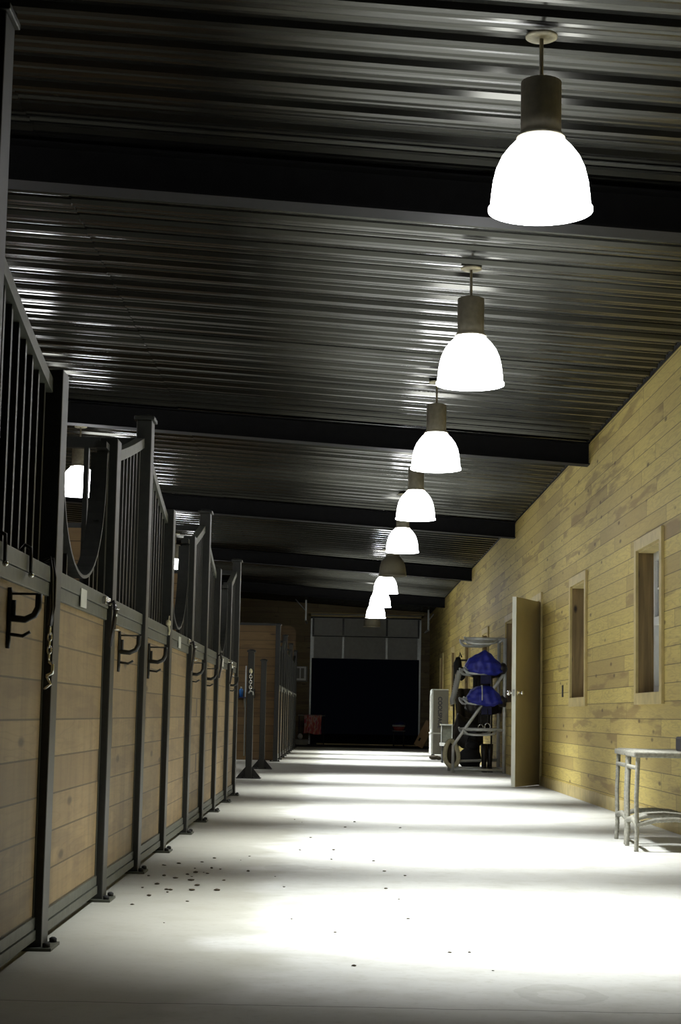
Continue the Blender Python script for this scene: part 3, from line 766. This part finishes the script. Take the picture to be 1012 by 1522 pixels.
m = MB(); m.blob((1.87, 24.62, .17), (.16, .15, .165), 3, .03); m.blob((1.90, 24.62, .34), (.10, .10, .08), 2, .06); m.tube([(1.80, 24.62, .30), (1.85, 24.62, .46), (1.94, 24.62, .46), (1.99, 24.62, .30)], .012, 8); o = m.build('duffel_bag', M['blackcloth']); tag(o, 'black duffel bag on the floor under the rack', 'bag')
for k, (x, yv) in enumerate(((2.03, 24.15), (2.11, 24.20))):
    rr = empty('riding_boot', (x, yv, 0)); m = MB(); m.tube([(0, 0, .04), (0, 0, .12), (0, 0, .25), (0, .01, .38)], [.036, .034, .044, .05], 14); m.blob((0, -.05, .04), (.038, .09, .038), 2, 0); m.build('shaft', M['leather'], rr)
    MB().box(-.034, .034, -.13, .04, 0, .014, .004).build('sole', M['rubber'], rr)
    tag(rr, ['left black riding boot standing under the saddle rack', 'right black riding boot standing under the saddle rack, next to the wall side'][k], 'boot', 'riding boots')
# saddle on stand low behind
m = MB(); m.grid(drape([(1.66, .62), (1.72, .80), (1.82, .74), (1.92, .72), (2.0, .84), (2.08, .70)], [(1.66, .40), (1.8, .30), (2.08, .36)], .22, seed=5), 30, 24, .02); st = empty('stand_saddle', (0, 25.0, 0)); m.build('seat', M['leather'], st)
m = MB()
for xx in (1.72, 2.02):
    for s_ in (-1, 1): m.tube([(xx, s_ * .16, 0), (xx, s_ * .03, .6)], .012, 8)
m.build('trestle', M['steel'], st); tag(st, 'dark leather saddle on a low trestle behind the rack', 'saddle')
for k, (x, z0, z1) in enumerate([(1.93, .60, .83), (2.02, .62, .85)]):
    m = MB(); m.tube([(x, RK + .02, z1 + .0), (x + .004, RK - .02, (z0 + z1) / 2), (x, RK + .0, z0 + .04)], .006, 6); rr = empty('stirrup'); m.build('leather_strap', M['leather'], rr)
    m = MB(); m.tube([(x + .035 * math.sin(a * PI / 6), RK, z0 + .0 + .045 * math.cos(a * PI / 6)) for a in range(13)], .006, 6, cap=False); m.build('iron', M['zinc'], rr)
    tag(rr, ['left stirrup hanging below the lower blue saddle', 'right stirrup hanging below the lower blue saddle'][k], 'stirrup', 'stirrups')
# cream pad leaning at the leg
r = empty('saddle_pad', (1.60, 24.15, .02)); r.rotation_euler = (math.radians(-8), 0, math.radians(28))
ring = []
for k in range(33):
    a = 2 * PI * k / 32; ring.append((.105 * math.sin(a) * (1 - .25 * math.cos(a)), 0, .225 + .175 * math.cos(a)))
MB().tube(ring, .031, 10, cap=False).build('fleece_edge', M['cream'], r)
m = MB()
bm = m.bm; c0 = bm.verts.new((0, .012, .235)); vv = [bm.verts.new((p[0], .012, p[2])) for p in ring[:-1]]
for k in range(32): bm.faces.new((c0, vv[k], vv[(k + 1) % 32]))
m.build('panel', M['browncloth'], r)
tag(r, 'cream edged oval saddle pad leaning against the rack leg', 'saddle pad')
# crate trolley, striped hose, cooler
r = empty('trolley', (1.735, 28.6, 0)); m = MB()
for k in range(5): m.box(-.03, .14, -.10 + k * .05 - .006, -.10 + k * .05 + .006, .33, .60)
m.box(-.03, .14, .10, .11, .30, .62); m.build('back_slats', M['grey_steel'], r)
m = MB()
for xx in (-.035, .14): m.box(xx - .008, xx + .008, -.12, -.10, .30, .62)
m.box(-.045, .15, -.125, .115, .60, .62, .003); m.build('frame', M['galv'], r)
MB().box(-.05, .15, -.14, .13, .27, .32, .004).build('tray', M['rack'], r)
m = MB(); m.box(-.02, .13, -.11, .11, .06, .27, .004); m.build('base', M['rubber'], r)
for xx in (-.01, .12):
    m = MB(); m.tube([(xx - .012, -.07, .035), (xx + .012, -.07, .035)], .035, 16); m.tube([(xx - .012, .07, .035), (xx + .012, .07, .035)], .035, 16); m.build('wheel', M['rubber'], r)
tag(r, 'small slatted metal trolley in front of the tall cooler', 'trolley')
pts = [(1.745, 25.0, 1.39), (1.72, 25.0, 1.31), (1.695, 25.0, 1.19), (1.67, 25.0, 1.06), (1.64, 25.0, .98), (1.66, 25.0, .91)]
fine = []
for a, b in zip(pts, pts[1:]):
    for k in range(8): fine.append(Vector(a).lerp(Vector(b), k / 8))
m = MB(); m.tube(fine, [.045 if k % 2 else .036 for k in range(len(fine))], 14); o = m.build('duct_hose', M['plastic_grey']); tag(o, 'pale ribbed duct hose hanging left of the saddle rack above the cooler', 'hose')
m = MB(); m.tube([(1.745, 25.0, 1.385), (1.85, 25.0, 1.43), (2.283, 25.0, 1.43)], .012, 8); o = m.build('wall_arm', M['steel']); tag(o, 'thin dark wall arm carrying the ribbed hose', 'bracket')
r = empty('evaporative_cooler', (1.67, 30.6, 0))
MB().box(.012, .275, 0, .62, .09, 1.20, .006).build('shell', M['cooler'], r)
m = MB(); m.box(-.012, .012, 0, .62, .46, 1.20, .004)
m.build('front_frame', M['cooler_front'], r)
m = MB()
for k in range(10): m.box(-.020, -.012, .05 + k * .055, .075 + k * .055, .52, 1.12)
m.build('louvre', M['plastic_grey'], r)
MB().box(-.02, .012, -.002, .62, .09, .44, .004).build('water_tank', M['white_paint'], r)
MB().box(-.03, .285, -.008, .63, .44, .465, .002).build('waistband', M['plastic_grey'], r)
MB().box(.0, .275, .0, .62, 1.20, 1.215, .002).build('lid', M['cooler_front'], r)
for xx in (.03, .25):
    for yv in (.06, .55): MB().tube([(xx - .015, yv, .045), (xx + .015, yv, .045)], .045, 16).build('caster', M['rubber'], r)
cu = bpy.data.curves.new('lettering', 'FONT'); cu.body = 'COOLSPACE'; cu.size = .096; cu.extrude = .001; cu.offset = .003; cu.align_x = 'CENTER'; cu.align_y = 'CENTER'
to = bpy.data.objects.new('lettering_curve', cu); S.collection.objects.link(to)
dg = bpy.context.evaluated_depsgraph_get(); dg.update()
me = bpy.data.meshes.new_from_object(to.evaluated_get(dg)); bpy.data.objects.remove(to)
me.materials.clear(); me.materials.append(M['letter'])
lt = bpy.data.objects.new('lettering', me); S.collection.objects.link(lt); lt.parent = r
lt.matrix_local = Matrix.Translation((.125, -.002, .81)) @ Matrix.Rotation(PI / 2, 4, 'X') @ Matrix.Rotation(-PI / 2, 4, 'Z')
tag(r, 'tall grey portable cooler with vertical lettering beside the pine wall', 'cooler')
m = MB(); m.blob((1.70, 30.35, .04), (.10, .08, .04), 2, .15); m.blob((1.76, 30.33, .03), (.06, .07, .03), 2, .2); o = m.build('rag', M['browncloth']); tag(o, 'crumpled rag on the floor at the cooler foot', 'rag')

# ---------------------------------------------------------------- things at the far end
YF = 42.7; q = YF / 43.0
r = empty('blanket_rack', (0, YF, 0)); m = MB()
for xx in (-.90, -.30):
    m.tube([(xx, -.14, .004), (xx, 0, .70)], .012, 8); m.tube([(xx, .14, .004), (xx, 0, .70)], .012, 8)
m.build('leg', M['steel'], r); m = MB(); m.tube([(-.93, 0, .705), (-.27, 0, .705)], .014, 8); m.build('rail', M['galv'], r); tag(r, 'low metal rack under the red blanket by the garage door', 'rack')
def bl(u, v):
    x = -.79 + .44 * u; t = (v - .5) * 2; z = .725 - .46 * abs(t) ** 1.0 if abs(t) > .06 else .725 - .01 * abs(t)
    return Vector((x + .02 * math.sin(abs(t) * 3 + u * 3), YF + math.copysign(.02 + .06 * abs(t), t) * (1 if abs(t) > .02 else 0) + .012 * math.sin(u * 22) * abs(t), z + .02 * math.sin(u * 6) * abs(t)))
o = MB().grid(bl, 26, 30, .012).build('saddle_blanket', M['plaid']); tag(o, 'red patterned blanket hung over the low rack by the garage door', 'blanket')
r = empty('storage_bin', (-.82, 42.2, .004)); m = MB(); m.poly([(-.13, -.12, 0), (.13, -.12, 0), (.17, -.12, .12), (-.17, -.12, .12)], (0, .26, 0)); m.build('tub', M['cooler'], r); MB().box(-.185, .185, -.135, .155, .115, .13, .003).build('rim', M['cooler'], r); tag(r, 'low grey bin on the floor left of the red blanket', 'bin')
m = MB(); m.blob((-.86, 42.22, .20), (.06, .06, .075), 2, .1); o = m.build('bundle', M['plastic_grey']); tag(o, 'pale round bundle resting in the low grey bin', 'bundle')
r = empty('switch_box', (-.88, YE, 1.72))
m = MB(); m.box(-.15, .14, -.10, -.003, -.19, .19, .004); m.build('backing_plate', M['cooler'], r); r2 = MB()
r2.box(-.13, .11, -.12, -.10, .14, .18); r2.box(-.13, .11, -.12, -.10, -.16, -.11); r2.box(.06, .11, -.12, -.10, -.11, .14); r2.box(-.05, -.02, -.12, -.10, -.11, .14)
r2.build('white_frame', M['white_paint'], r); tag(r, 'small white framed wall unit left of the garage opening', 'wall unit')
def brk(x, s_, label):
    r = empty('track_hanger', (x, 42.0, 0)); m = MB(); m.box(-.018, .018, -.018, .018, zc(x) - .50, zc(x) - .035); m.build('drop', M['galv'], r)
    m = MB(); m.tube([(0, 0, zc(x) - .30), (s_ * .26, 0, zc(x) - .036 + (-.0615 * s_ * .26))], .014, 6); m.build('brace', M['galv'], r)
    m = MB(); m.box(-.02, .02, -.1, 1.46, zc(x) - .53, zc(x) - .50); m.build('rail', M['galv'], r); tag(r, label, 'bracket', 'garage track hangers')
brk(GX0 - .10, -1, 'galvanised track hanger at the upper left of the garage door'); brk(GX1 + .10, .7, 'galvanised track hanger at the upper right of the garage door')
r = empty('bucket_stand', (1.50, 42.3, .004)); m = MB()
for a, b_ in ((-.12, -.12), (.12, -.12), (-.12, .12), (.12, .12)): m.tube([(a, b_, 0), (a, b_, .36)], .012, 8)
m.build('leg', M['steel'], r); MB().box(-.16, .16, -.16, .16, .36, .385, .002).build('top', M['steel'], r); tag(r, 'small dark stand under the tub by the garage opening', 'stand')
r = empty('tub', (1.50, 42.3, .39)); m = MB(); m.caps([(.11, 0), (.15, .09)], seg=24); m.build('body', M['red_plastic'], r); m = MB(); m.caps([(.155, .09), (.155, .13)], seg=24); m.build('rim', M['plastic_grey'], r); tag(r, 'dull red tub with pale rim on the small dark stand', 'tub')
m = MB(); m.grid(drape([(1.36, .54), (1.42, .58), (1.5, .60), (1.58, .61), (1.66, .56)], [(1.36, .525), (1.66, .525)], .13, .006, 3), 20, 14, .012); o = m.build('cloth_heap', M['navy']); o.location = (0, 42.3, 0); tag(o, 'dark blue cloth heaped on the red tub', 'cloth')
r = empty('cardboard_box', (1.86, 40.75, .11)); r.rotation_euler = (0, math.radians(27), math.radians(-6)); MB().box(0, .22, -.05, .05, 0, .62, .003).build('panel', M['card'], r); MB().box(.05, .09, -.052, -.05, .12, .20).build('hand_hole', M['rubber'], r)
r.location = (1.80, 40.75, .1)
tag(r, 'brown cardboard box tilted against the wall near the cooler', 'box')

# ---------------------------------------------------------------- wicker stools and right edge
def wick(m, pts, r0, seg=10):
    f = []
    for a, b in zip(pts, pts[1:]):
        a, b = Vector(a), Vector(b); n = max(2, int((b - a).length / .009))
        for k in range(n): f.append(a.lerp(b, k / n))
    f.append(Vector(pts[-1]))
    m.tube(f, [r0 * (1.0 if k % 2 else .86) for k in range(len(f))], seg)
def make_stool():
    r = empty('wicker_stool'); w, dp, h = .43, .44, .555   # x from 0 to w, y from 0 to dp
    for (x, y_) in ((0, 0), (0, dp), (w, 0), (w, dp)):
        m = MB(); ox = -.006 if x == 0 else .006; oy = -.012 if y_ == 0 else .012
        wick(m, [(x + ox, y_ + oy, 0), (x, y_, .10), (x + ox * .6, y_, .30), (x - ox, y_, h - .03), (x - ox * 1.2, y_, h - .01)], .0145); m.build('leg', M['wicker'], r)
    for x in (0, w):
        m = MB(); wick(m, [(x, 0, h - .085), (x, dp, h - .085)], .013); m.build('side_rail', M['wicker'], r)
        m = MB(); wick(m, [(x, 0, .155), (x, dp * .5, .175), (x, dp, .155)], .0165); m.build('side_stretcher', M['wicker'], r)
    for y_ in (0, dp):
        m = MB(); wick(m, [(0, y_, .15), (w * .25, y_, .178), (w * .5, y_, .185), (w * .75, y_, .178), (w, y_, .15)], .0165); m.build('arched_stretcher', M['wicker'], r)
    m = MB(); m.box(-.018, w + .018, -.018, dp + .018, h - .025, h + .008, .008)
    # open square along the aisle ends: frame with woven seat inset
    m.build('seat_frame', M['wicker'], r)
    m = MB()
    for k in range(18):
        yk = .02 + k * (dp - .04) / 17
        m.tube([(.0, yk, h + .006), (w * .5, yk, h + .002), (w, yk, h + .006)], .008, 6)
    m.build('woven_seat', M['wicker'], r)
    return r
st = make_stool()
o = place(st, (1.722, 10.09, 0), 'nearer grey wicker stool against the pine wall', 'stool', 'wicker stools'); o.rotation_euler = (0, 0, math.radians(-3))
o = place(st, (1.760, 10.68, 0), 'farther grey wicker stool against the pine wall', 'stool', 'wicker stools'); o.rotation_euler = (0, 0, math.radians(-2))
r = empty('carry_bag', (2.012, 10.31, .566)); m = MB()
def bag(u, v):
    a = 2 * PI * u; z = .29 * v; k = 1 - .22 * v - .25 * max(0, v - .85) * 4
    ca, sa = math.cos(a), math.sin(a); ex = .5
    return Vector((.10 + .03 * v + .105 * k * math.copysign(abs(ca) ** ex, ca), .10 * k * math.copysign(abs(sa) ** ex, sa), z))
m.grid(bag, 32, 12); m.bm.verts.ensure_lookup_table()
bmesh.ops.remove_doubles(m.bm, verts=m.bm.verts[:], dist=1e-4); bmesh.ops.holes_fill(m.bm, edges=[e for e in m.bm.edges if e.is_boundary]); m.build('body', M['chair_grey'], r)
MB().box(-.008, .208, -.103, .103, 0, .085, .012).build('dark_base', M['blackcloth'], r)
MB().tube([(.03, -.09, .26), (.02, -.125, .20), (.02, -.135, .02), (.022, -.14, -.12), (.03, -.14, -.16), (.05, -.14, -.12), (.06, -.125, .02), (.07, -.09, .22)], .007, 8).build('strap', M['blackcloth'], r)
tag(r, 'slate grey bag with dark base resting on the nearer wicker stool at the right edge', 'bag')
r = empty('notice_board', (XR, 11.24, 1.29)); m = MB()
m.box(-.022, 0, -.6, .0, .44, .46); m.box(-.022, 0, -.6, .0, 0, .02); m.box(-.022, 0, -.02, 0, .02, .44); m.box(-.022, 0, -.6, -.58, .02, .44); m.build('frame', M['steel'], r)
MB().box(-.012, 0, -.58, -.02, .02, .44).build('panel', M['letter'], r); tag(r, 'dark framed board on the pine wall cut off by the right edge', 'board')
o = MB().box(-.008, 0, -.045, .045, -.06, .06, .002).build('switch_plate', M['steel']); o.location = (XR, 17.78, 1.02); tag(o, 'small dark slot plate on the wall between door and window', 'switch')

# ---------------------------------------------------------------- dirt crumbs
rnd = random.Random(3); m = MB()
for k in range(28):
    x = -.84 + abs(rnd.gauss(0, .20)); yv = 7.9 + rnd.gauss(0, .55); s_ = rnd.uniform(.003, .008)
    m.blob((x, yv, s_ * .5), (s_ * rnd.uniform(1, 2.2), s_ * rnd.uniform(1, 1.8), s_ * .6), 1, .25, rnd)
for k in range(30):
    x = rnd.uniform(-.7, .5); yv = rnd.uniform(5.0, 12.5); s_ = rnd.uniform(.002, .006)
    m.blob((x, yv, s_ * .5), (s_ * 1.8, s_ * 1.2, s_ * .6), 1, .25, rnd)
tag(m.build('mud_crumbs', M['dung']), 'scattered dried mud crumbs on the concrete beside the stall posts', 'dirt', kind='stuff')
